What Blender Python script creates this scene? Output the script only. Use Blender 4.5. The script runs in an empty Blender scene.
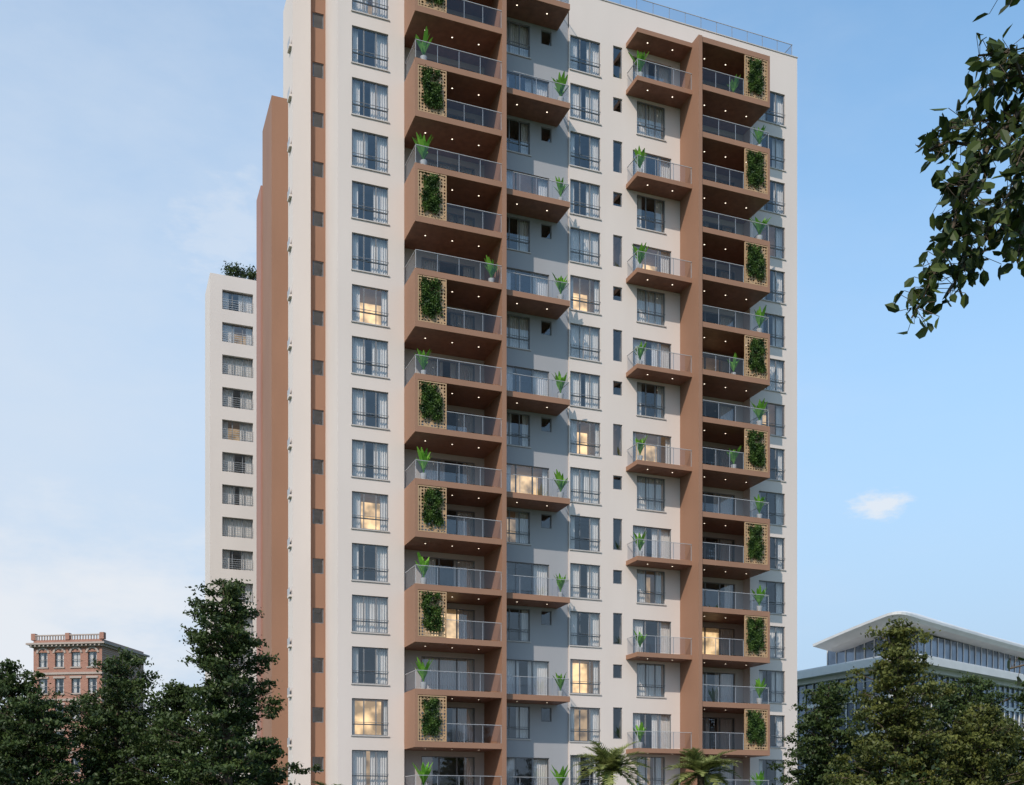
import bpy, math, random
import numpy as np
from mathutils import Vector, Matrix

THETA = math.radians(21.09)      # street grid is turned 21 deg from the tower grid
CT, ST = math.cos(THETA), math.sin(THETA)
scene = bpy.context.scene

def site(r, d):
    """street-grid metres (right, away) -> world metres (tower grid)"""
    return (r*CT + d*ST, -r*ST + d*CT)

# ------------------------------------------------------------------ materials
def new_mat(name):
    m = bpy.data.materials.new(name); m.use_nodes = True
    nt = m.node_tree; nt.nodes.clear()
    out = nt.nodes.new('ShaderNodeOutputMaterial')
    return m, nt, out

def paint(name, col, rough=0.7, var=0.06, scale=0.6, bump=0, streak=0.0, spec=0.3, metal=0.0):
    m, nt, out = new_mat(name)
    b = nt.nodes.new('ShaderNodeBsdfPrincipled')
    b.inputs['Roughness'].default_value = rough
    b.inputs['Metallic'].default_value = metal
    b.inputs['Specular IOR Level'].default_value = spec
    tc = nt.nodes.new('ShaderNodeTexCoord')
    n = nt.nodes.new('ShaderNodeTexNoise'); n.inputs['Scale'].default_value = scale
    n.inputs['Detail'].default_value = 3
    mp = nt.nodes.new('ShaderNodeMapping'); mp.inputs['Scale'].default_value = (1, 1, 1-streak)
    nt.links.new(tc.outputs['Object'], mp.inputs[0]); nt.links.new(mp.outputs[0], n.inputs['Vector'])
    mr = nt.nodes.new('ShaderNodeMapRange')
    mr.inputs[1].default_value = .3; mr.inputs[2].default_value = .7
    mr.inputs[3].default_value = 1-var; mr.inputs[4].default_value = 1+var
    nt.links.new(n.outputs['Fac'], mr.inputs[0])
    mx = nt.nodes.new('ShaderNodeVectorMath'); mx.operation = 'SCALE'
    mx.inputs[0].default_value = col
    nt.links.new(mr.outputs[0], mx.inputs['Scale'])
    nt.links.new(mx.outputs[0], b.inputs['Base Color'])
    if bump:
        n2 = nt.nodes.new('ShaderNodeTexNoise'); n2.inputs['Scale'].default_value = 30
        nt.links.new(tc.outputs['Object'], n2.inputs['Vector'])
        bp = nt.nodes.new('ShaderNodeBump'); bp.inputs['Strength'].default_value = bump*5
        bp.inputs['Distance'].default_value = 0.01
        nt.links.new(n2.outputs['Fac'], bp.inputs['Height']); nt.links.new(bp.outputs[0], b.inputs['Normal'])
    nt.links.new(b.outputs[0], out.inputs[0])
    return m

def glassmat(name, tint, refl, rough=0.02, graz=.8):
    m, nt, out = new_mat(name)
    t = nt.nodes.new('ShaderNodeBsdfTransparent'); t.inputs[0].default_value = (*tint, 1)
    g = nt.nodes.new('ShaderNodeBsdfGlossy'); g.inputs['Roughness'].default_value = rough
    g.inputs[0].default_value = (.95, .96, .98, 1)
    f = nt.nodes.new('ShaderNodeLayerWeight'); f.inputs[0].default_value = .5
    p = nt.nodes.new('ShaderNodeMath'); p.operation = 'POWER'; p.inputs[1].default_value = 3.5
    a = nt.nodes.new('ShaderNodeMath'); a.operation = 'MULTIPLY_ADD'; a.inputs[1].default_value = graz; a.inputs[2].default_value = refl
    a.use_clamp = True
    mx = nt.nodes.new('ShaderNodeMixShader')
    nt.links.new(f.outputs['Facing'], p.inputs[0]); nt.links.new(p.outputs[0], a.inputs[0]); nt.links.new(a.outputs[0], mx.inputs[0])
    nt.links.new(t.outputs[0], mx.inputs[1]); nt.links.new(g.outputs[0], mx.inputs[2])
    nt.links.new(mx.outputs[0], out.inputs[0])
    return m

def emit(name, col, s, noise=0):
    m, nt, out = new_mat(name)
    e = nt.nodes.new('ShaderNodeEmission'); e.inputs[0].default_value = (*col, 1); e.inputs[1].default_value = s
    if noise:
        tc = nt.nodes.new('ShaderNodeTexCoord')
        n = nt.nodes.new('ShaderNodeTexNoise'); n.inputs['Scale'].default_value = noise
        nt.links.new(tc.outputs['Object'], n.inputs['Vector'])
        mr = nt.nodes.new('ShaderNodeMapRange'); mr.inputs[1].default_value = .35; mr.inputs[2].default_value = .65
        mr.inputs[3].default_value = s*.35; mr.inputs[4].default_value = s*1.4
        nt.links.new(n.outputs['Fac'], mr.inputs[0]); nt.links.new(mr.outputs[0], e.inputs[1])
    nt.links.new(e.outputs[0], out.inputs[0])
    return m

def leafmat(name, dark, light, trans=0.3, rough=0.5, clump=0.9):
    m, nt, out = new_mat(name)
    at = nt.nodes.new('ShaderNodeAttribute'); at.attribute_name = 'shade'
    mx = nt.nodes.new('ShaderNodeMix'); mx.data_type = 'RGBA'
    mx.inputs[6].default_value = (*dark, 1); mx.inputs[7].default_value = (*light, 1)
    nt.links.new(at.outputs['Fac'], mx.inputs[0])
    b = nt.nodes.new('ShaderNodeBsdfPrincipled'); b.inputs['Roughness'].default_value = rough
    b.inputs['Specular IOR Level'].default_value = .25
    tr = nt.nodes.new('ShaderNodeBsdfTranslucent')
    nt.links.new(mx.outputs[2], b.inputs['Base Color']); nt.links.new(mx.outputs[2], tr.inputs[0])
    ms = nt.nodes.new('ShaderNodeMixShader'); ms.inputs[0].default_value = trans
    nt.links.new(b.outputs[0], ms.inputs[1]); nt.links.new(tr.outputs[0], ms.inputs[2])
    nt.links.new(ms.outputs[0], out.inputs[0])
    return m

M = {}
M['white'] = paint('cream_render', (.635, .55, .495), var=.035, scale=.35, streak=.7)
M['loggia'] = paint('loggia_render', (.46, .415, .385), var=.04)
M['grey'] = paint('grey_render', (.33, .325, .335), var=.04, scale=.4, streak=.7)
M['tan'] = paint('terracotta_render', (.285, .152, .096), var=.06, scale=.5, streak=.6)
M['tan2'] = paint('terracotta_rose', (.34, .175, .135), var=.06, scale=.5, streak=.6)
M['screen'] = paint('bronze_screen', (.42, .27, .15), rough=.5, var=.1, scale=2)
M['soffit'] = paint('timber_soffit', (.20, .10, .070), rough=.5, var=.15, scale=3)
M['frame'] = paint('window_aluminium', (.18, .18, .185), rough=.4)
M['sill'] = paint('stone_sill', (.47, .43, .40))
M['curtain'] = paint('curtain_fabric', (.78, .74, .70), rough=.9)
M['room'] = paint('room_paint', (.27, .25, .235), rough=.9, var=.3, scale=.8)
M['lit'] = emit('lit_room', (1, .66, .33), 1.3, noise=1.3)
M['dim'] = emit('dim_lit_room', (1, .68, .38), .45, noise=1.3)
M['spot'] = emit('soffit_downlight', (1, .88, .7), 2.6)
M['glass'] = glassmat('window_glass', (.82, .82, .82), .11)
M['rail_glass'] = glassmat('balustrade_glass', (.82, .84, .87), .04, graz=.35)
M['rail'] = paint('rail_metal', (.36, .36, .37), rough=.35)
M['concrete'] = paint('concrete', (.35, .34, .33))
M['vine'] = leafmat('vine_leaf', (.014, .036, .008), (.10, .17, .032), .2)
M['plant'] = leafmat('balcony_plant_leaf', (.08, .24, .02), (.22, .46, .06), .35)
M['pot'] = paint('planter_pot', (.5, .48, .45))
M['leafdark'] = leafmat('tree_leaf_dark', (.013, .026, .009), (.075, .105, .027), .22)
M['leafolive'] = leafmat('tree_leaf_olive', (.024, .038, .009), (.15, .155, .036), .25)
M['leaffg'] = leafmat('foreground_leaf', (.014, .026, .008), (.07, .095, .02), .24)
M['palm'] = leafmat('palm_leaf', (.12, .15, .035), (.36, .37, .13), .35)
M['bark'] = paint('bark', (.09, .065, .045), rough=.9, var=.3, scale=4, bump=.1)

# ------------------------------------------------------------------ mesh helper
class MB:
    def __init__(s): s.v = []; s.f = []
    def quad(s, a, b, c, d):
        i = len(s.v); s.v += [a, b, c, d]; s.f.append((i, i+1, i+2, i+3))
    def poly(s, pts):
        i = len(s.v); s.v += list(pts); s.f.append(tuple(range(i, i+len(pts))))
    def box(s, x0, x1, y0, y1, z0, z1):
        i = len(s.v)
        s.v += [(x0,y0,z0),(x1,y0,z0),(x1,y1,z0),(x0,y1,z0),(x0,y0,z1),(x1,y0,z1),(x1,y1,z1),(x0,y1,z1)]
        for q in ((0,3,2,1),(4,5,6,7),(0,1,5,4),(1,2,6,5),(2,3,7,6),(3,0,4,7)):
            s.f.append(tuple(i+k for k in q))
    def prism(s, pts, z0, z1):
        n = len(pts); i = len(s.v)
        if not hasattr(z1, '__len__'): z1 = [z1]*n
        if not hasattr(z0, '__len__'): z0 = [z0]*n
        s.v += [(p[0], p[1], z) for p, z in zip(pts, z0)] + [(p[0], p[1], z) for p, z in zip(pts, z1)]
        s.f.append(tuple(i+k for k in range(n-1, -1, -1))); s.f.append(tuple(i+n+k for k in range(n)))
        for k in range(n):
            j = (k+1) % n; s.f.append((i+k, i+j, i+n+j, i+n+k))
    def tube(s, pts, rad, seg=6):
        pts = [Vector(p) for p in pts]; base = len(s.v)
        for k, p in enumerate(pts):
            t = (pts[min(k+1, len(pts)-1)] - pts[max(k-1, 0)]).normalized()
            a = t.cross(Vector((.31, .77, .2))).normalized(); b = t.cross(a)
            for j in range(seg):
                an = 2*math.pi*j/seg
                s.v.append(tuple(p + (a*math.cos(an)+b*math.sin(an))*rad[k]))
        for k in range(len(pts)-1):
            for j in range(seg):
                j2 = (j+1) % seg
                s.f.append((base+k*seg+j, base+k*seg+j2, base+(k+1)*seg+j2, base+(k+1)*seg+j))
    def obj(s, name, mat, parent=None, smooth=False):
        me = bpy.data.meshes.new(name); me.from_pydata(s.v, [], s.f)
        if mat: me.materials.append(mat)
        if smooth: me.polygons.foreach_set('use_smooth', [True]*len(me.polygons))
        o = bpy.data.objects.new(name, me); scene.collection.objects.link(o)
        if parent: o.parent = parent
        return o

def empty(name, loc=(0,0,0), rz=0):
    e = bpy.data.objects.new(name, None); e.location = loc; e.rotation_euler = (0, 0, rz)
    scene.collection.objects.link(e); return e

def wall(mb, x0, x1, z0, z1, y, ops, rev=.14):
    xs = sorted({x0, x1, *[o[0] for o in ops], *[o[1] for o in ops]})
    zs = sorted({z0, z1, *[o[2] for o in ops], *[o[3] for o in ops]})
    for i in range(len(xs)-1):
        for j in range(len(zs)-1):
            cx, cz = (xs[i]+xs[i+1])/2, (zs[j]+zs[j+1])/2
            if any(o[0] < cx < o[1] and o[2] < cz < o[3] for o in ops): continue
            mb.quad((xs[i],y,zs[j]),(xs[i+1],y,zs[j]),(xs[i+1],y,zs[j+1]),(xs[i],y,zs[j+1]))
    for a, b, c, d in ops:
        mb.quad((a,y,c),(a,y,d),(a,y+rev,d),(a,y+rev,c))
        mb.quad((b,y,c),(b,y+rev,c),(b,y+rev,d),(b,y,d))
        mb.quad((a,y,c),(a,y+rev,c),(b,y+rev,c),(b,y,c))
        mb.quad((a,y,d),(b,y,d),(b,y+rev,d),(a,y+rev,d))

rnd = random.Random(7)
P = {k: MB() for k in ('white','loggia','grey','tan','tan2','soffit','frame','sill','curtain','room','lit','dim','spot','glass','rail_glass','rail','concrete')}

def window(a, b, c, d, y, kind='win', lit=False, curt=None, P=P):
    fr, yy = P['frame'], y+.07
    t = .055
    fr.box(a, b, yy, yy+.07, c, c+t); fr.box(a, b, yy, yy+.07, d-t, d)
    fr.box(a, a+t, yy, yy+.07, c+t, d-t); fr.box(b-t, b, yy, yy+.07, c+t, d-t)
    w = b-a
    if kind == 'win':
        zt = c + (d-c)*.30
        fr.box(a+t, b-t, yy+.003, yy+.067, zt-.03, zt+.03)
        n = 3 if w > 1.8 else 2
        for k in range(1, n):
            x = a + w*k/n
            fr.box(x-.035, x+.035, yy+.005, yy+.065, zt+.03, d-t)
            fr.box(x-.02, x+.02, yy+.005, yy+.065, c+t, zt-.03)
        # guard bar outside the lower light, sill below
        fr.box(a, b, y-.03, y+.0, zt+.10, zt+.125)
        P['sill'].box(a-.06, b+.06, y-.06, y+.066, c-.07, c-.003)
    elif kind == 'door':
        n = max(2, round(w/1.0))
        for k in range(1, n):
            x = a + w*k/n
            fr.box(x-.04, x+.04, yy+.005, yy+.065, c+t, d-t)
    P['glass'].quad((a+t,yy+.035,c+t),(b-t,yy+.035,c+t),(b-t,yy+.035,d-t),(a+t,yy+.035,d-t))
    e = .15; dp = 2.3; y0 = y+.16; y1 = y+dp
    a2, b2, c2, d2 = a-e, b+e, c-.05, d+.1
    R = P['room']
    R.quad((a2,y0,c2),(a2,y1,c2),(a2,y1,d2),(a2,y0,d2)); R.quad((b2,y0,c2),(b2,y0,d2),(b2,y1,d2),(b2,y1,c2))
    R.quad((a2,y0,c2),(b2,y0,c2),(b2,y1,c2),(a2,y1,c2)); R.quad((a2,y0,d2),(a2,y1,d2),(b2,y1,d2),(b2,y0,d2))
    back = P['lit'] if lit else (P['dim'] if (w > 1.1 and rnd.random() < .16) else R)
    back.quad((a2,y1,c2),(b2,y1,c2),(b2,y1,d2),(a2,y1,d2))
    if w > 1.1:
        l = rnd.uniform(.18, .48); r = rnd.uniform(.18, .48)
        if rnd.random() < .2: l, r = .5, .5
        if lit: l, r = rnd.uniform(.1, .3), rnd.uniform(.1, .3)
        if curt: l, r = curt
        yc = y+.3
        for (p, q) in ((a-.03, a+l*w), (b-r*w, b+.03)):
            n = max(4, int((q-p)/.07)); prev = None
            for k in range(n+1):
                x = p+(q-p)*k/n; yk = yc + (.05 if k % 2 else 0) + rnd.uniform(-.01, .01)
                if prev: P['curtain'].quad((prev[0],prev[1],c2+.02),(x,yk,c2+.02),(x,yk,d2-.02),(prev[0],prev[1],d2-.02))
                prev = (x, yk)

F = lambda n: 3.0*n + 0.1
Y0 = 62.8
YB = 84.0
tower = empty('apartment_tower')

def rail_run(pts, z, h=1.08):
    """glass balustrade along a polyline"""
    for (p, q) in zip(pts[:-1], pts[1:]):
        dx, dy = q[0]-p[0], q[1]-p[1]; L = math.hypot(dx, dy)
        if abs(dx) > abs(dy):
            P['rail_glass'].quad((min(p[0],q[0])+.03,p[1],z+.06),(max(p[0],q[0])-.03,p[1],z+.06),(max(p[0],q[0])-.03,p[1],z+h-.04),(min(p[0],q[0])+.03,p[1],z+h-.04))
            P['rail'].box(min(p[0],q[0])-.02, max(p[0],q[0])+.02, p[1]-.02, p[1]+.02, z+h-.03, z+h)
            n = max(1, round(L/1.2))
            for k in range(n+1):
                x = p[0]+dx*k/n
                P['rail'].box(x-.014, x+.014, p[1]+.01, p[1]+.04, z, z+h-.031)
        else:
            P['rail_glass'].quad((p[0],max(p[1],q[1])-.03,z+.06),(p[0],min(p[1],q[1])+.03,z+.06),(p[0],min(p[1],q[1])+.03,z+h-.04),(p[0],max(p[1],q[1])-.03,z+h-.04))
            P['rail'].box(p[0]-.02, p[0]+.02, min(p[1],q[1])+.021, max(p[1],q[1]), z+h-.03, z+h)

def slab(x0, x1, y0, y1, z, lights=3, th=.33):
    P['tan'].box(x0, x1, y0, y1, z-th, z)
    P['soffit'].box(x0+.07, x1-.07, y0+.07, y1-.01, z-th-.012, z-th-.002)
    for k in range(lights):
        cx = x0+(x1-x0)*(k+.6)/(lights+.2); cy = y0+(y1-y0)*.42; zz = z-th-.018
        P['spot'].poly([(cx+.045*math.cos(-a*math.pi/4), cy+.045*math.sin(-a*math.pi/4), zz) for a in range(8)])

litC = {10, 6, 2}; litF = {11, 8, 3}; litE = {13, 7}; litM = {12, 8}; litD = {4}; litG = {10, 4}; litH = {13, 9}
for n in range(0, 18):
    z0 = 0.0 if n == 0 else F(n); z1 = F(n+1) if n < 17 else 57.0
    zc = F(n)+1.5
    odd = n % 2 == 1
    w = (12.66, 13.34, zc-.1, zc+.82)
    wall(P['tan'], 12.5, 13.45, z0, z1, 66.3, [w]); window(*w, 66.3, 'small')
    # C
    w = (14.28, 16.45, zc-1.07, zc+1.07)
    wall(P['white'], 13.45, 17.41, z0, z1, Y0, [w]); window(*w, Y0, 'win', n in litC)
    # D loggia
    w = (18.7, 22.1, F(n)+.06, F(n)+2.35)
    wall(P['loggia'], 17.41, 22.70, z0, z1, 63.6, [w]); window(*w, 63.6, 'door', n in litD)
    # E grey wall
    if odd:
        w = (23.45, 26.75, F(n)+.06, F(n)+2.35)
        wall(P['grey'], 22.98, 28.03, z0, z1, Y0+.12, [w]); window(*w, Y0+.12, 'door', n in litE)
    else:
        w = (23.45, 25.45, zc-1.0, zc+1.0); w2 = (26.2, 26.9, zc+.1, zc+.98)
        wall(P['grey'], 22.98, 28.03, z0, z1, Y0+.12, [w, w2]); window(*w, Y0+.12, 'win'); window(*w2, Y0+.12, 'small')
    # F, G, H only up to the roof terrace
    if n <= 16:
        wF = (28.12, 30.2, zc-1.07, zc+1.07)
        ops = [wF]; window(*wF, Y0, 'win', n in litF)
        if odd:
            a = (31.1, 31.75, zc+.0, zc+.88); b = (32.79, 34.83, zc-1.07, zc+1.07)
            window(*a, Y0, 'small'); window(*b, Y0, 'win')
        else:
            a = (31.1, 31.75, zc-.85, zc+1.15); b = (32.5, 35.3, F(n)+.06, F(n)+2.35)
            window(*a, Y0, 'small', n in litM); window(*b, Y0, 'door', n in litM)
        wall(P['white'], 28.03, 35.93, z0, z1, Y0, ops+[a, b])
        g = (37.2, 40.6, F(n)+.06, F(n)+2.35)
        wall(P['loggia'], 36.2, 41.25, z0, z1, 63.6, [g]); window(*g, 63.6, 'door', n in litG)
        h = (41.95, 44.02, zc-1.07, zc+1.07)
        wall(P['white'], 41.25, 45.0, z0, z1, Y0, [h]); window(*h, Y0, 'win', n in litH)
    # slabs -------------------------------------------------------
    if n >= 1:
        slab(17.41, 22.70, 60.5, 63.595, F(n))
        slab(36.2, 41.25, 60.5, 63.595, F(n))
        if odd: slab(22.98, 27.3, 61.0, Y0+.115, F(n), 2)
        if (not odd) or n == 17: slab(32.0, 35.93, 61.25, Y0-.004, F(n), 2, th=.28)
    zt = F(n+1)-.33
    if n >= 1:
        if odd:
            rail_run([(17.47, 62.75), (17.47, 60.56), (22.68, 60.56)], F(n))
            rail_run([(23.0, 61.06), (27.24, 61.06), (27.24, 62.85)], F(n))
            if n <= 16: rail_run([(36.22, 60.56), (41.19, 60.56), (41.19, 62.75)], F(n))
        else:
            P['tan'].box(17.41, 17.57, 60.5, 62.79, F(n), zt)
            rail_run([(19.24, 60.56), (22.68, 60.56)], F(n))
            if n <= 16:
                P['tan'].box(41.09, 41.25, 60.5, 62.79, F(n), zt)
                rail_run([(36.22, 60.56), (39.3, 60.56)], F(n))
                rail_run([(32.06, 62.75), (32.06, 61.31), (35.9, 61.31)], F(n))
# fins
P['tan'].box(22.703, 22.977, 60.46, 63.6, 0, 57)
P['tan'].box(35.933, 36.197, 60.46, 63.6, 0, F(17)+.02)
# returns / sides
W = P['white']
W.quad((13.45,66.3,0),(13.45,Y0,0),(13.45,Y0,57),(13.45,66.3,57))
W.quad((17.41,Y0,0),(17.41,63.6,0),(17.41,63.6,57),(17.41,Y0,57))
W.quad((41.25,63.6,0),(41.25,Y0,0),(41.25,Y0,F(17)),(41.25,63.6,F(17)))
W.quad((28.03,Y0,0),(28.03,Y0,57),(28.03,Y0+.12,57),(28.03,Y0+.12,0))
W.box(11.42, 12.497, 66.0, 67.6, 0, 57)
W.quad((12.5,76,0),(12.5,66.3,0),(12.5,66.3,57),(12.5,76,57))
W.quad((45,Y0,0),(45,YB,0),(45,YB,F(17)),(45,Y0,F(17)))
W.quad((45,YB,0),(13.5,YB,0),(13.5,YB,F(15)),(45,YB,F(15)))
W.quad((13.5,YB,0),(13.5,78,0),(13.5,78,F(15)),(13.5,YB,F(15)))
W.quad((45,YB,F(15)),(28.03,YB,F(15)),(28.03,YB,F(17)),(45,YB,F(17)))
W.quad((28.03,Y0,F(17)),(28.03,76,F(17)),(28.03,76,57),(28.03,Y0,57))
W.quad((28.03,76,F(15)),(12.5,76,F(15)),(12.5,76,57),(28.03,76,57))
# parapet
W.box(28.035, 35.9, Y0, Y0+.25, F(17), 53.4)
W.box(35.9, 45.0, Y0, Y0+.25, F(17), 53.4)
W.box(44.75, 45.0, Y0+.25, YB, F(17), 53.4)
P['sill'].box(28.035, 45.04, Y0-.04, Y0+.29, 53.4, 53.46)
rail_run([(28.2, Y0+.3), (44.8, Y0+.3), (44.8, 83)], 53.46, 1.0)
P['concrete'].quad((28.03,Y0+.1,F(17)+.01),(45,Y0+.1,F(17)+.01),(45,YB,F(17)+.01),(28.03,YB,F(17)+.01))
P['concrete'].quad((12.5,Y0,57),(28.03,Y0,57),(28.03,76,57),(12.5,76,57))
P['concrete'].quad((13.5,76,F(15)),(28.03,76,F(15)),(28.03,YB,F(15)),(13.5,YB,F(15)))
W.box(31.5, 38, 70, 78, F(17)+.02, 56.2)
# side wings, terracotta, stepping down to the rear
P['tan'].box(11.1, 12.49, 72.0, 76.0, 0, 48.5)
P['tan2'].box(10.98, 13.49, 76.003, 78.0, 0, 44.8)
for n in range(1, 17):
    z = F(n)
    W.box(11.26, 11.417, 66.3, 67.0, z-.10, z+.03)
    P['rail'].box(11.27, 11.29, 66.3, 67.0, z+.03, z+.45)
NM = {'white':'cream_walls','loggia':'loggia_walls','grey':'grey_walls','tan':'terracotta_slabs_and_fins','tan2':'rear_wing','frame':'window_frames','glass':'window_panes','room':'rooms','lit':'lit_rooms','dim':'dim_lit_rooms','spot':'downlights','rail_glass':'balustrade_panes','rail':'handrails','concrete':'roof_deck','soffit':'soffits','sill':'sills','curtain':'curtains'}
for k, mb in P.items():
    mb.obj(NM[k], M[k], tower)

# ------------------------------------------------------------------ leaves
def leaf_arrays(cent, size, rng, aspect=.55, up=0.3, flat=0.0):
    n = len(cent)
    d = rng.normal(size=(n, 3)); d[:, 2] *= (1-flat); d /= np.linalg.norm(d, axis=1)[:, None]
    nrm = rng.normal(size=(n, 3)); nrm[:, 2] += up*3
    s = np.cross(d, nrm); s /= np.linalg.norm(s, axis=1)[:, None]+1e-9
    L = size*rng.uniform(.6, 1.3, n)[:, None]
    a = cent - d*L*.5; b = cent + s*L*aspect*.5; c = cent + d*L*.5; e = cent - s*L*aspect*.5
    return np.stack([a, b, c, e], 1).reshape(-1, 3)

def leaf_mesh(name, verts, mat, rng, extra=None, shade=None):
    n = len(verts)//4
    me = bpy.data.meshes.new(name)
    ev = np.array(extra.v, dtype=np.float64).reshape(-1, 3) if extra and extra.v else np.zeros((0, 3))
    ef = extra.f if extra else []
    allv = np.vstack([verts, ev])
    el = sum(len(f) for f in ef)
    me.vertices.add(len(allv)); me.vertices.foreach_set('co', allv.ravel())
    me.loops.add(n*4+el)
    idx = list(range(n*4)); st = [4*i for i in range(n)]; cur = n*4
    for f in ef:
        st.append(cur); idx += [k+n*4 for k in f]; cur += len(f)
    me.loops.foreach_set('vertex_index', idx)
    me.polygons.add(len(st)); me.polygons.foreach_set('loop_start', st)
    try: me.polygons.foreach_set('loop_total', [4]*n+[len(f) for f in ef])
    except Exception: pass
    me.materials.append(mat); me.materials.append(M['bark'])
    mi = [0]*n+[1]*len(ef); me.polygons.foreach_set('material_index', mi)
    at = me.attributes.new('shade', 'FLOAT', 'FACE')
    sh = rng.uniform(0, 1, len(st)) if shade is None else np.concatenate([shade, np.zeros(len(ef))])
    at.data.foreach_set('value', sh.astype(np.float32))
    me.update(calc_edges=True); me.validate()
    return me

def make_tree(name, loc, H, R, base, seed, mat, nb=100, leaf=.16, per=72, taper=.75, droop=0., low=.7):
    rng = np.random.default_rng(seed); mb = MB()
    wob = [(rng.normal()*.12*i/4, rng.normal()*.12*i/4, H*.97*i/6) for i in range(7)]
    mb.tube(wob, [H*.022*(1-i/6.6)+.01 for i in range(7)], 8)
    cents = []; shades = []
    for i in range(nb):
        u = (i+rng.uniform())/nb; u = u**.9
        h = base+(H-base)*u*.97
        prof = (1-u)**taper*min(1, low+u*2.2)+.05
        r = R*prof*rng.choice([.5, .8, 1.0, 1.25], p=[.22, .3, .32, .16])
        az = i*2.39996+rng.normal()*.3
        el = rng.uniform(.05, .55)-droop+u*.5
        st = np.array([0, 0, max(base*.8, h-r*math.tan(max(el,0))*.6)])
        k = h/H*6; j = int(min(5, k)); st[:2] = np.array(wob[j][:2])
        dr = np.array([math.cos(az), math.sin(az), math.sin(el)])
        tip = st+dr*r; mid = st+dr*r*.5+np.array([0, 0, .08*r])
        mb.tube([st, mid, tip], [.012*r+.02, .01*r+.01, .008], 4)
        nc = max(2, int(r*3.6))
        for c in range(nc):
            f = rng.uniform(.25, 1.03)
            p = st+dr*r*f+rng.normal(size=3)*np.array([.18, .18, .12])*(.5+r*.35)
            m = int(per*rng.uniform(.5, 1.3)); sp = rng.uniform(.55, 1.2)
            q = p+rng.normal(size=(m, 3))*np.array([.24, .24, .11])*sp*(.55+.2*R/2)
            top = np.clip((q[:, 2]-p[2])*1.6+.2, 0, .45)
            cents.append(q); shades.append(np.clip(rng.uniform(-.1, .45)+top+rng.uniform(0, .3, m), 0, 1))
            if rng.random() < .5: mb.tube([st+dr*r*max(.2, f-.25), p], [.012, .005], 3)
    cents = np.vstack(cents); sh = np.concatenate(shades)
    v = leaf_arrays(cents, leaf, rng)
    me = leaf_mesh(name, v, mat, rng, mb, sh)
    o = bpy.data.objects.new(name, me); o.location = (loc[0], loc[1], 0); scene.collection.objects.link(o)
    return o

T = lambda r, d, *a, **k: make_tree('broadleaf_tree', site(r, d), *a, **k)
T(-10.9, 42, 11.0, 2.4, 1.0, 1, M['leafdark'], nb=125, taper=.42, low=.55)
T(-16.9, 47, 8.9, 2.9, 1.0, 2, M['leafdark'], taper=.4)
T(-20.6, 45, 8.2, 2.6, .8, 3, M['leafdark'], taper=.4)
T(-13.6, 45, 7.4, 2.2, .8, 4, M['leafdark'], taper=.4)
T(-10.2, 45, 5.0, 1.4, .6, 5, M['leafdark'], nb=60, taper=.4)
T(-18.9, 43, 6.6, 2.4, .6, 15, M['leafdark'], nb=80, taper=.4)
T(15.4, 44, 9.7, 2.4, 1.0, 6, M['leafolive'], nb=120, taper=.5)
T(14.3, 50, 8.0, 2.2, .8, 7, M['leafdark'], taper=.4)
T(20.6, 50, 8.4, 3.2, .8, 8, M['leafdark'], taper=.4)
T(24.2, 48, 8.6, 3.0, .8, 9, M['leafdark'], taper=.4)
T(18.4, 43, 6.2, 2.3, .6, 10, M['leafolive'], nb=80, taper=.4)

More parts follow.
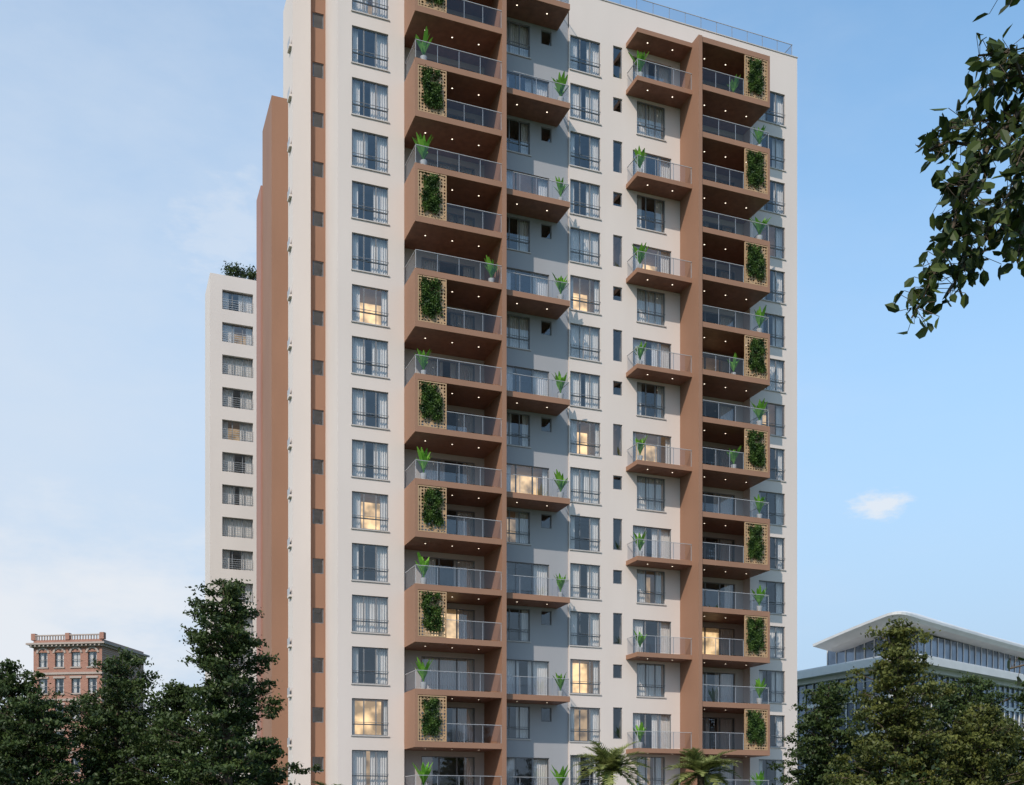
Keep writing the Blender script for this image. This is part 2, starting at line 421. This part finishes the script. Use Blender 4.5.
# ------------------------------------------------------------------ near tree with hanging boughs
def near_tree():
    rng = np.random.default_rng(21); mb = MB()
    # local frame: x = right of street axis, z = height
    tr = [(5.0, .2, 0), (4.95, .15, 2), (4.8, .05, 3.6), (4.7, 0, 5), (4.75, 0, 6.6)]
    mb.tube(tr, [.19, .16, .13, .11, .06], 10)
    B = [
     [(4.8,0,4.6),(3.7,.0,5.75),(3.2,0,5.85),(2.83,.0,5.53),(2.62,.05,5.3),(2.46,.0,4.98),(2.34,0,4.66),(2.24,0,4.44),(2.18,0,4.34)],
     [(2.83,0,5.53),(2.68,-.1,5.72),(2.50,-.1,5.70)],
     [(3.2,0,5.85),(2.9,.1,5.86),(2.66,.1,5.72),(2.58,.1,5.62)],
     [(2.62,.05,5.3),(2.42,.1,5.36),(2.28,.1,5.30)],
     [(3.4,0,5.8),(2.95,.2,5.2),(2.72,.2,4.98),(2.58,.2,4.74),(2.5,.2,4.65)],
     [(2.95,.2,5.2),(2.82,.1,4.85),(2.76,0,4.68)],
     [(2.46,0,4.98),(2.38,-.1,5.05),(2.33,-.1,5.0)],
     [(3.7,0,5.75),(3.0,-.2,5.6),(2.75,-.2,5.25),(2.66,-.2,5.05)],
     [(4.7,0,5.4),(3.6,.1,6.1),(3.0,.1,6.2),(2.66,.1,6.2)],
     [(4.85,0,3.0),(3.7,.1,2.75),(3.0,.1,2.5),(2.76,.1,2.44)],
     [(3.2,0,5.85),(3.0,.1,5.5),(2.6,.1,5.48),(2.36,.1,5.42)],
     [(3.2,0,5.85),(3.05,-.1,5.4),(2.75,-.1,5.1),(2.6,-.1,4.85)],
     [(2.46,0,4.98),(2.52,.1,4.7),(2.42,.1,4.52)],
    ]
    cs = []
    for bi, b in enumerate(B):
        mb.tube(b, [max(.005, .03*(1-k/len(b))**1.3) if bi == 0 else .008*(1-k/len(b))+.003 for k in range(len(b))], 5)
        for p, q in zip(b[:-1], b[1:]):
            p, q = np.array(p), np.array(q); L = np.linalg.norm(q-p)
            if p[0] > 3.5 and q[0] > 3.3: continue
            m = int(L*(150 if bi not in (8, 9) else 45))
            for k in range(m):
                c = p+(q-p)*rng.uniform(0, 1)
                cs.append((c, (q-p)/L))
    verts = []; faces_sh = []
    for c, ax in cs:
        d = rng.normal(size=3)*.8+ax*.4+np.array([-.15, 0, -.4]); d /= np.linalg.norm(d)
        nr = rng.normal(size=3)+np.array([0, 0, .4]); s = np.cross(d, nr); s /= np.linalg.norm(s)
        up = np.cross(s, d)
        L = rng.uniform(.06, .108); w = L*rng.uniform(.52, .68)
        o = c+rng.normal(size=3)*.05
        a = o; t = o+d*L-up*.012
        for sg in (1, -1):
            m1 = o+d*L*.25+s*w*.38*sg+up*.006; m2 = o+d*L*.66+s*w*.44*sg
            verts += [a, m1, m2, t]
            faces_sh.append(rng.uniform())
        mb.tube([c, a], [.002, .002], 3)
    me = leaf_mesh('foreground_tree', np.array(verts), M['leaffg'], rng, mb, np.array(faces_sh))
    o = bpy.data.objects.new('foreground_tree', me); x, y = site(0.0, 6.0)
    o.location = (x, y, 0); o.rotation_euler = (0, 0, -THETA); scene.collection.objects.link(o)
near_tree()

# ------------------------------------------------------------------ palms
def palm(r, d, h, R, seed, nf=40):
    rng = np.random.default_rng(seed); mb = MB(); verts = []; sh = []
    mb.tube([(0,0,0),(.03,0,h*.33),(.05,0,h*.66),(.05,.02,h)], [.2,.16,.14,.17], 10)
    for z in np.arange(.15, h, .16):
        mb.tube([(.04,0,z),(.04,0,z+.05)], [.185,.165], 10)
    for i in range(nf):
        az = i*2.4+rng.normal()*.15; el = rng.uniform(-.1, 1.2)
        L = R*rng.uniform(.85, 1.1); p = np.array([.05, 0, h]); pts = [p.copy()]
        e = el
        for k in range(9):
            p = p+np.array([math.cos(az)*math.cos(e), math.sin(az)*math.cos(e), math.sin(e)])*L/9
            pts.append(p.copy()); e -= .12
        mb.tube(pts, [.02*(1-k/11) for k in range(10)], 3)
        side = np.array([-math.sin(az), math.cos(az), 0])
        for k in range(1, 40):
            f = k/40*9; j = int(f); q = pts[j]+(pts[min(9, j+1)]-pts[j])*(f-j)
            t = pts[min(9, j+1)]-pts[j]; t = t/(np.linalg.norm(t)+1e-9)
            ll = .45*R/1.8*math.sin(math.pi*min(.97, .12+k/44))+.05
            for sg in (1, -1):
                dd = side*sg*.75+t*.65+np.array([0, 0, rng.uniform(-.15, .3)]); dd /= np.linalg.norm(dd)
                w = t*.036
                verts += [q-w, q+dd*ll*.5-w*.9, q+dd*ll, q+w+dd*ll*.02]; sh.append(rng.uniform())
    me = leaf_mesh('palm_tree', np.array(verts), M['palm'], rng, mb, np.array(sh))
    o = bpy.data.objects.new('palm_tree', me); x, y = site(r, d); o.location = (x, y, 0); scene.collection.objects.link(o)
palm(4.4, 50, 3.85, 2.0, 31)
palm(8.55, 50, 3.65, 1.9, 32)
palm(-8.0, 49, 2.6, 1.3, 33, 20)

# ------------------------------------------------------------------ balcony plants
def plant_mesh(seed):
    rng = np.random.default_rng(seed); verts = []; sh = []; mb = MB()
    mb.tube([(0,0,0),(0,0,.04),(0,0,.4),(0,0,.42)], [.13,.15,.2,.2], 10)
    mb.poly([(.18*math.cos(a*math.pi/5), .18*math.sin(a*math.pi/5), .39) for a in range(10)])
    for i in range(13):
        az = i*2.4; el = rng.uniform(1.2, 1.55); L = rng.uniform(.85, 1.55)
        p = np.array([0, 0, .38]); prev = None; e = el
        side = np.array([-math.sin(az), math.cos(az), 0]); ws = [.015, .02, .075, .115, .10, .02]
        for k in range(6):
            cur = (p-side*ws[k], p+side*ws[k])
            if prev: verts += [prev[0], prev[1], cur[1], cur[0]]; sh.append(rng.uniform())
            prev = cur
            p = p+np.array([math.cos(az)*math.cos(e), math.sin(az)*math.cos(e), math.sin(e)])*L/5; e -= .10
    me = leaf_mesh('potted_plant', np.array(verts), M['plant'], rng, mb, np.array(sh))
    me.materials[1] = M['pot']
    return me
PM = [plant_mesh(s) for s in (1, 2, 3)]
pl = []
for n in range(1, 17):
    if n % 2:
        pl.append((22.2 if n == 11 else 18.05, 60.95, n)); pl.append((26.85, 61.4, n)); pl.append((40.75, 60.95, n))
    else:
        pl.append((32.4, 61.65, n))
        if n in (16, 10, 8): pl.append((38.9, 61.1, n))
for i, (x, y, n) in enumerate(pl):
    o = bpy.data.objects.new('potted_plant', PM[i % 3]); o.location = (x, y, F(n)); o.rotation_euler = (0, 0, rnd.uniform(0, 6))
    s = rnd.uniform(.82, 1.08); o.scale = (s, s, s); scene.collection.objects.link(o)

# ------------------------------------------------------------------ perforated screens with climbing vines
def screen_meshes(seed):
    rng = np.random.default_rng(seed); mb = MB(); w, h = 1.72, 2.63; nx, nz = 9, 14
    cw, ch = w/nx, h/nz
    for i in range(nx):
        for j in range(nz):
            x0, z0 = i*cw, j*ch; cx, cz = x0+cw/2, z0+ch/2
            r = rng.choice([0, .045, .060, .072], p=[.14, .26, .35, .25])
            if r == 0: mb.quad((x0,0,z0),(x0+cw,0,z0),(x0+cw,0,z0+ch),(x0,0,z0+ch)); continue
            sq = [(x0,0,z0),(cx,0,z0),(x0+cw,0,z0),(x0+cw,0,cz),(x0+cw,0,z0+ch),(cx,0,z0+ch),(x0,0,z0+ch),(x0,0,cz)]
            an = [225,270,315,0,45,90,135,180]
            ci = [(cx+r*math.cos(math.radians(a)), 0, cz+r*math.sin(math.radians(a))) for a in an]
            for k in range(8):
                k2 = (k+1) % 8; mb.quad(sq[k], sq[k2], ci[k2], ci[k])
    pm = MB(); pm.v = mb.v; pm.f = mb.f
    pm.box(-.0, w, -.04, .04, -.0, .06); pm.box(0, w, -.04, .04, h-.06, h); pm.box(-.0, .06, -.042, .042, .06, h-.06); pm.box(w-.06, w, -.042, .042, .06, h-.06)
    me = bpy.data.meshes.new('perforated_screen'); me.from_pydata(pm.v, [], pm.f); me.materials.append(M['screen'])
    pts = []
    lo = rng.uniform(.38, .6); xl = rng.uniform(.3, .42); xr = rng.uniform(.40, .50)
    for i in range(64):
        bx = rng.uniform(xl, w-xr); bz = rng.uniform(lo, h-.28); br = rng.uniform(.08, .18)
        m = int(4200*br*br)
        pts.append(np.stack([bx+rng.normal(size=m)*br*.7, -.06-np.abs(rng.normal(size=m))*.07, bz+rng.normal(size=m)*br*.8], 1))
    for i in range(6):   # trailing strands
        bx = rng.uniform(.2, w-.2); m = 40; zb = rng.uniform(.1, .9)
        t = rng.uniform(0, 1, m); pts.append(np.stack([bx+np.sin(t*5)*.06+rng.normal(size=m)*.03, -.06-np.abs(rng.normal(size=m))*.03, zb+t*.7], 1))
    pts = np.vstack(pts); ok = (pts[:,0] > .08) & (pts[:,0] < w-.08) & (pts[:,2] > .07) & (pts[:,2] < h-.07); pts = pts[ok]
    sh = np.clip(.35+.5*np.sin(pts[:,0]*7+seed)*np.sin(pts[:,2]*5+seed)+rng.uniform(-.3, .4, len(pts)), 0, 1)
    v = leaf_arrays(pts, .10, rng, aspect=.7, up=0)
    lm = leaf_mesh('climbing_vine', v, M['vine'], rng, None, sh)
    return me, lm
SM = [screen_meshes(s) for s in (5, 6, 7, 8, 9)]
k = 0
for n in range(2, 17, 2):
    for x in (17.575, 39.36):
        for me in SM[k % 5]:
            o = bpy.data.objects.new(me.name, me); o.location = (x, 60.545, F(n)+.01); o.parent = tower
            scene.collection.objects.link(o)
        k += 1

# ------------------------------------------------------------------ rear tower
rt = empty('rear_apartment_tower')
Q = {k: MB() for k in P}
RB = 109.0
for n in range(0, 17):
    z0 = 0 if n == 0 else F(n); z1 = F(n+1)
    w = (11.6, 14.4, F(n)+.75, F(n)+2.55)
    w2 = (16.2, 19, F(n)+.75, F(n)+2.55)
    wall(Q['white'], 10.5, 30, z0, z1, 104.5, [w, w2], .3)
    for ww in (w, w2): window(*ww, 104.7, 'door', False, None, Q)
    for ww in (w, w2):
        for q in range(5): Q['rail'].box(ww[0], ww[1], 104.45, 104.48, ww[2]+.12+q*.2, ww[2]+.15+q*.2)
Q['white'].box(10.5, 30, 104.502, 104.8, F(17), F(17)+.9)
Q['white'].box(10.5, 10.75, 104.8, RB, F(17), F(17)+.9)
Q['white'].quad((10.5,RB,0),(10.5,104.5,0),(10.5,104.5,F(17)),(10.5,RB,F(17)))
Q['white'].quad((30,104.5,0),(30,RB,0),(30,RB,F(17)),(30,104.5,F(17)))
Q['white'].quad((30,RB,0),(10.5,RB,0),(10.5,RB,F(17)),(30,RB,F(17)))
Q['concrete'].quad((10.5,104.8,F(17)),(30,104.8,F(17)),(30,RB,F(17)),(10.5,RB,F(17)))
for k in Q:
    if Q[k].v: Q[k].obj('rear_'+NM[k], M[k], rt)
rng = np.random.default_rng(44)
cs = np.vstack([np.array([12.2+i*.5+rng.normal()*.15, 105.6, F(17)+1.2+rng.uniform(-.1, .9)])+rng.normal(size=(200, 3))*np.array([.32, .35, .3]) for i in range(8)])
me = leaf_mesh('roof_garden_shrub', leaf_arrays(cs, .3, rng, .4), M['leafdark'], rng)
scene.collection.objects.link(bpy.data.objects.new('roof_garden_shrub', me))

# ------------------------------------------------------------------ brick building, far left
def brickmat():
    m, nt, out = new_mat('brick_masonry')
    b = nt.nodes.new('ShaderNodeBsdfPrincipled'); b.inputs['Roughness'].default_value = .85
    tc = nt.nodes.new('ShaderNodeTexCoord')
    mp = nt.nodes.new('ShaderNodeMapping'); mp.inputs['Rotation'].default_value = (math.radians(90), 0, 0)
    br = nt.nodes.new('ShaderNodeTexBrick'); br.inputs['Scale'].default_value = 2.0
    br.inputs['Color1'].default_value = (.27, .115, .08, 1); br.inputs['Color2'].default_value = (.34, .155, .105, 1); br.inputs['Mortar'].default_value = (.35, .28, .23, 1)
    br.inputs['Mortar Size'].default_value = .012
    nt.links.new(tc.outputs['Object'], mp.inputs[0]); nt.links.new(mp.outputs[0], br.inputs[0]); nt.links.new(br.outputs[0], b.inputs[0])
    nt.links.new(b.outputs[0], out.inputs[0]); return m
M['brick'] = brickmat(); M['stone'] = paint('pale_stone', (.36, .29, .25))
bx, by = site(-60.6, 150)
bb = empty('brick_building', (bx, by, 0), -THETA-math.radians(8))
Bw = MB(); Bs = MB(); BP = {k: MB() for k in P}
hw = 5.0
def arch(mb, x, z, r0, r1, y0, y1):
    for k in range(6):
        a0, a1 = math.pi*k/6, math.pi*(k+1)/6
        p = [(x+r*math.cos(a), z+r*math.sin(a)*.8) for r, a in ((r0, a0), (r1, a0), (r1, a1), (r0, a1))]
        mb.quad(*[(q[0], y0, q[1]) for q in p]); mb.quad(*[(q[0], y1, q[1]) for q in p][::-1])
        mb.quad((p[1][0],y0,p[1][1]),(p[1][0],y1,p[1][1]),(p[2][0],y1,p[2][1]),(p[2][0],y0,p[2][1]))
for n in range(7):
    z0 = n*3.6; z1 = z0+3.6
    ops = [(x-.65, x+.65, z0+.9, z0+2.9) for x in (-3.6, -1.2, 1.2, 3.6)]
    wall(Bw, -hw, hw, z0, z1, 0, ops, .25)
    for o in ops:
        window(*o, .12, 'small', False, None, BP)
        BP['frame'].box(o[0], o[1], .17, .25, (o[2]+o[3])/2-.04, (o[2]+o[3])/2+.04)
        if n == 6: arch(Bs, (o[0]+o[1])/2, o[3]-.1, .7, 1.0, -.1, -.004)
        else: Bs.box(o[0]-.2, o[1]+.2, -.12, -.003, o[3]+.02, o[3]+.3)
        Bs.box(o[0]-.15, o[1]+.15, -.12, -.003, o[2]-.2, o[2]-.02)
for z in (10.8, 18.0, 21.6): Bs.box(-hw-.1, hw+.1, -.15, -.004, z-.15, z+.15)
Bw.quad((-hw,12,0),(-hw,0,0),(-hw,0,25.2),(-hw,12,25.2)); Bw.quad((hw,0,0),(hw,12,0),(hw,12,25.2),(hw,0,25.2)); Bw.quad((hw,12,0),(-hw,12,0),(-hw,12,25.2),(hw,12,25.2))
Bs.box(-hw-.35, hw+.35, -.4, 12.3, 25.2, 25.5); Bs.box(-hw-.7, hw+.7, -.75, 12.5, 25.5, 25.75)
for x in np.arange(-hw, hw+.1, .62): Bs.box(x-.1, x+.1, -.66, -.402, 25.25, 25.498)
Bw.box(-hw, hw, 0, 12, 25.75, 26.2)
for x in np.arange(-hw, hw+.1, .4): Bs.box(x-.07, x+.07, -.05, .12, 26.2, 26.75)
Bs.box(-hw-.1, hw+.1, -.1, .2, 26.75, 26.9)
for x in (-hw, 0, hw): Bw.box(x-.3, x+.3, -.13, .5, 26.2, 27.1)
Bw.obj('brick_walls', M['brick'], bb); Bs.obj('stone_trim', M['stone'], bb)
for k in BP:
    if BP[k].v: BP[k].obj('brick_'+k, M[k], bb)

# ------------------------------------------------------------------ modern glazed office, far right
M['whitepanel'] = paint('white_panel', (.60, .59, .58), rough=.5)
M['curtainwall'] = paint('blue_curtain_wall', (.16, .195, .25), rough=.12, var=.45, scale=.35, spec=.9, metal=.45)
ob = empty('glazed_office_building', (0, 0, 0), -THETA)
def offset_poly(pts, d):
    out = []; n = len(pts)
    for i in range(n):
        p0, p1, p2 = Vector(pts[i-1]), Vector(pts[i]), Vector(pts[(i+1) % n])
        e1 = (p1-p0).normalized(); e2 = (p2-p1).normalized()
        n1 = Vector((e1.y, -e1.x)); n2 = Vector((e2.y, -e2.x)); b = (n1+n2).normalized()
        out.append(tuple(p1+b*(d/max(.4, b.dot(n1)))))
    return out
def round_corner(pts, i, r, seg=6):
    p = Vector(pts[i]); a = Vector(pts[i-1]); b = Vector(pts[(i+1) % len(pts)])
    s = p+(a-p).normalized()*r; e = p+(b-p).normalized()*r
    arc = [tuple(s*(1-t)**2+p*2*t*(1-t)+e*t*t) for t in [k/seg for k in range(seg+1)]]
    return list(pts[:i])+arc+list(pts[i+1:])
def mull(mb, poly, step, hwid, dep, z0, z1, edges):
    for i in edges:
        a = Vector(poly[i]); b = Vector(poly[(i+1) % len(poly)]); L = (b-a).length; m = max(1, int(L/step))
        for k in range(m+1):
            p = a+(b-a)*k/m; mb.box(p.x-hwid, p.x+hwid, p.y-dep, p.y+.1, z0, z1)
FR = [(39.6,111), (76,143), (66,162), (29.5,132)]
PR = [(41.6,115.5), (70,140.5), (60,157), (36.6,127.5)]
Og = MB(); Ow = MB()
Og.prism(round_corner(offset_poly(FR, -.35), 0, 3), 0, 18.0)
for z in (3.4, 7.0, 10.6, 14.2): Ow.prism(round_corner(offset_poly(FR, -.15), 0, 3), z, z+.4)
for z in (1.6, 5.2, 8.8, 12.4, 16.2): Ow.prism(round_corner(offset_poly(FR, -.27), 0, 3), z, z+.08)
Ow.prism(round_corner(offset_poly(FR, .3), 0, 3.2), 16.9, 17.4); Ow.prism(round_corner(offset_poly(FR, 1.4), 0, 3.6), 17.4, 18.2); Ow.prism(round_corner(offset_poly(FR, .6), 0, 3.2), 18.2, 18.5)
NE = list(range(7))+[9]
mull(Ow, round_corner(offset_poly(FR, -.25), 0, 3), 1.25, .045, .10, 0, 16.9, NE)
Og.prism(round_corner(PR, 0, 2), 18.5, 21.4)
mull(Ow, round_corner(offset_poly(PR, .05), 0, 2), 1.4, .04, .06, 18.5, 21.4, NE)
# flying roof: thin edge, swept up and rounded at the street corner, as one curved shell
def bez(p0, p1, p2, n):
    return [tuple((1-t)**2*np.array(p0)+2*t*(1-t)*np.array(p1)+t*t*np.array(p2)) for t in np.linspace(0, 1, n)]
rim = bez((33.9,124.0,21.3), (36.6,116.5,22.2), (38.2,111.8,22.5), 7)[:-1] + bez((38.2,111.8,22.5), (38.8,110.3,22.55), (40.4,111.6,22.45), 6)[:-1] + bez((40.4,111.6,22.45), (50,120,22.0), (76,143,21.6), 14)
rim += [(64,161,21.5)]
cx, cy = np.mean([p[0] for p in rim]), np.mean([p[1] for p in rim])
def ring(f, dz): return [(p[0]+(cx-p[0])*f, p[1]+(cy-p[1])*f, p[2]+dz) for p in rim]
rings = [ring(.12, -.55), ring(.0, -.15), ring(.0, .12), ring(.05, .3), ring(.22, .5)]
for a, b in zip(rings[:-1], rings[1:]):
    for i in range(len(rim)):
        j = (i+1) % len(rim); Ow.quad(a[i], a[j], b[j], b[i])
for rg in (rings[0][::-1], rings[-1]):
    for i in range(len(rg)):
        j = (i+1) % len(rg); c = (cx, cy, np.mean([p[2] for p in rg])); Ow.poly([c, rg[i], rg[j]])
Og.obj('curtain_wall', M['curtainwall'], ob); Ow.obj('white_bands_and_roof', M['whitepanel'], ob)

# ------------------------------------------------------------------ ground, road, pavement
def sheet(name, x0, x1, y0, y1, z, mat):
    mb = MB(); mb.quad((x0,y0,z),(x1,y0,z),(x1,y1,z),(x0,y1,z)); return mb.obj(name, mat)
M['grass'] = paint('grass', (.06, .09, .03), rough=.95, var=.35, scale=1.2, bump=.1)
M['asphalt'] = paint('asphalt', (.05, .05, .052), rough=.9, var=.15, scale=3)
M['paving'] = paint('paving', (.30, .28, .26), rough=.85, var=.12, scale=2)
M['roadpaint'] = paint('road_paint', (.75, .75, .72))
sheet('ground', -3000, 3000, -3000, 3000, 0, M['grass'])
sheet('road', -400, 400, 14, 24, .004, M['asphalt'])
mk = MB()
for x in range(-200, 200, 6): mk.quad((x,18.93,.008),(x+3,18.93,.008),(x+3,19.07,.008),(x,19.07,.008))
mk.obj('road_markings', M['roadpaint'])
pv = MB(); pv.box(-400, 400, 24, 27.5, 0, .13); pv.box(-400, 400, 10.5, 14, 0, .13); pv.box(10, 48, 52, 60.4, 0, .13)
pv.obj('pavement', M['paving'])
rng = np.random.default_rng(50)
cs = []
for i in range(200):
    r = rng.uniform(-26, -10.5) if i % 2 else rng.uniform(13.5, 30)
    x, y = site(r, rng.uniform(42, 55)); cs.append(np.array([x, y, rng.uniform(.5, 3.2)])+rng.normal(size=(110, 3))*np.array([.6, .6, .45]))
me = leaf_mesh('shrubbery', leaf_arrays(np.vstack(cs), .22, rng), M['leafdark'], rng)
scene.collection.objects.link(bpy.data.objects.new('shrubbery', me))

# ------------------------------------------------------------------ light and sky
SUN_AZ = math.radians(228); SUN_EL = math.radians(40)
sd = Vector((math.sin(SUN_AZ)*math.cos(SUN_EL), math.cos(SUN_AZ)*math.cos(SUN_EL), math.sin(SUN_EL)))
L = bpy.data.lights.new('sun', 'SUN'); L.energy = 3.7; L.angle = math.radians(.6); L.color = (1, .91, .81)
lo = bpy.data.objects.new('sun', L); lo.rotation_euler = sd.to_track_quat('Z', 'Y').to_euler(); scene.collection.objects.link(lo)

w = bpy.data.worlds.new('World'); scene.world = w; w.use_nodes = True
nt = w.node_tree; nt.nodes.clear(); ln = nt.links.new
out = nt.nodes.new('ShaderNodeOutputWorld'); bg = nt.nodes.new('ShaderNodeBackground'); bg.inputs[1].default_value = .15
sky = nt.nodes.new('ShaderNodeTexSky'); sky.sky_type = 'NISHITA'; sky.sun_disc = False
sky.sun_elevation = SUN_EL; sky.sun_rotation = SUN_AZ; sky.air_density = 1.0; sky.dust_density = .6; sky.ozone_density = 1.0
tint = nt.nodes.new('ShaderNodeMix'); tint.data_type = 'RGBA'; tint.blend_type = 'MULTIPLY'; tint.inputs[0].default_value = 1
tint.clamp_result = False
ln(sky.outputs[0], tint.inputs[6]); tint.inputs[7].default_value = (1.42, 1.78, 1.78, 1)
tc = nt.nodes.new('ShaderNodeTexCoord')
# horizon haze by elevation
sepz = nt.nodes.new('ShaderNodeSeparateXYZ'); ln(tc.outputs['Generated'], sepz.inputs[0])
hz = nt.nodes.new('ShaderNodeMapRange'); hz.interpolation_type = 'SMOOTHSTEP'; ln(sepz.outputs[2], hz.inputs[0])
hz.inputs[1].default_value = .05; hz.inputs[2].default_value = .66; hz.inputs[3].default_value = .97; hz.inputs[4].default_value = 0
hm = nt.nodes.new('ShaderNodeMix'); hm.data_type = 'RGBA'; ln(hz.outputs[0], hm.inputs[0]); ln(tint.outputs[2], hm.inputs[6]); hm.inputs[7].default_value = (2.95, 3.9, 5.2, 1)
nz = nt.nodes.new('ShaderNodeTexNoise'); nz.inputs['Scale'].default_value = 9; nz.inputs['Detail'].default_value = 6; nz.inputs['Roughness'].default_value = .6
mpn = nt.nodes.new('ShaderNodeMapping'); mpn.inputs['Scale'].default_value = (1, 1, 2.4)
ln(tc.outputs['Generated'], mpn.inputs[0]); ln(mpn.outputs[0], nz.inputs['Vector'])
nz2 = nt.nodes.new('ShaderNodeTexNoise'); nz2.inputs['Scale'].default_value = 45; nz2.inputs['Detail'].default_value = 4; nz2.inputs['Roughness'].default_value = .6
ln(mpn.outputs[0], nz2.inputs['Vector'])
def cloud_dir(t, e):
    v = Vector((t*CT+ST, -t*ST+CT, e)); return v.normalized()
col = hm.outputs[2]
def cloud(col, c, rx, rz, strength, thr0, thr1, noise=nz, amp=1.6, cc=(5.5, 5.7, 6.0, 1)):
    sub = nt.nodes.new('ShaderNodeVectorMath'); sub.operation = 'SUBTRACT'; ln(tc.outputs['Generated'], sub.inputs[0]); sub.inputs[1].default_value = c
    sc = nt.nodes.new('ShaderNodeVectorMath'); sc.operation = 'MULTIPLY'; sc.inputs[1].default_value = (1/rx, 1/rx, 1/rz); ln(sub.outputs[0], sc.inputs[0])
    le = nt.nodes.new('ShaderNodeVectorMath'); le.operation = 'LENGTH'; ln(sc.outputs[0], le.inputs[0])
    a = nt.nodes.new('ShaderNodeMath'); a.operation = 'SUBTRACT'; a.inputs[0].default_value = 1; ln(le.outputs['Value'], a.inputs[1])
    b = nt.nodes.new('ShaderNodeMath'); b.operation = 'MULTIPLY_ADD'; ln(noise.outputs['Fac'], b.inputs[0]); b.inputs[1].default_value = amp; ln(a.outputs[0], b.inputs[2])
    mr = nt.nodes.new('ShaderNodeMapRange'); mr.interpolation_type = 'SMOOTHSTEP'; ln(b.outputs[0], mr.inputs[0])
    mr.inputs[1].default_value = thr0; mr.inputs[2].default_value = thr1; mr.inputs[3].default_value = 0; mr.inputs[4].default_value = strength
    mx = nt.nodes.new('ShaderNodeMix'); mx.data_type = 'RGBA'; ln(mr.outputs[0], mx.inputs[0]); ln(col, mx.inputs[6]); mx.inputs[7].default_value = cc
    return mx.outputs[2]
# broad thin haze on the left, low cloud bank, small cumulus on the right
col = cloud(col, cloud_dir(-.60, .32), .90, .85, .85, .2, 1.3, amp=.45, cc=(4.5, 5.1, 5.9, 1))
col = cloud(col, cloud_dir(-.50, .17), .28, .12, .85, .7, 1.6)
col = cloud(col, cloud_dir(.335, .287), .033, .0145, .8, 1.0, 1.8, noise=nz2, amp=1.9)
col = cloud(col, cloud_dir(-.255, .53), .05, .045, .3, .9, 1.8, noise=nz2, amp=2.0)
ln(col, bg.inputs[0]); ln(bg.outputs[0], out.inputs[0])

# ------------------------------------------------------------------ camera
cam = bpy.data.cameras.new('camera'); cam.sensor_width = 36; cam.lens = 36*1100/1024
cam.shift_y = 427.5/1024; cam.clip_end = 6000; cam.clip_start = .05
co = bpy.data.objects.new('camera', cam); co.location = (0, 0, 1.6); co.rotation_euler = (math.radians(90), 0, -THETA)
scene.collection.objects.link(co); scene.camera = co
scene.view_settings.view_transform = 'Standard'; scene.view_settings.look = 'None'; scene.view_settings.exposure = 0
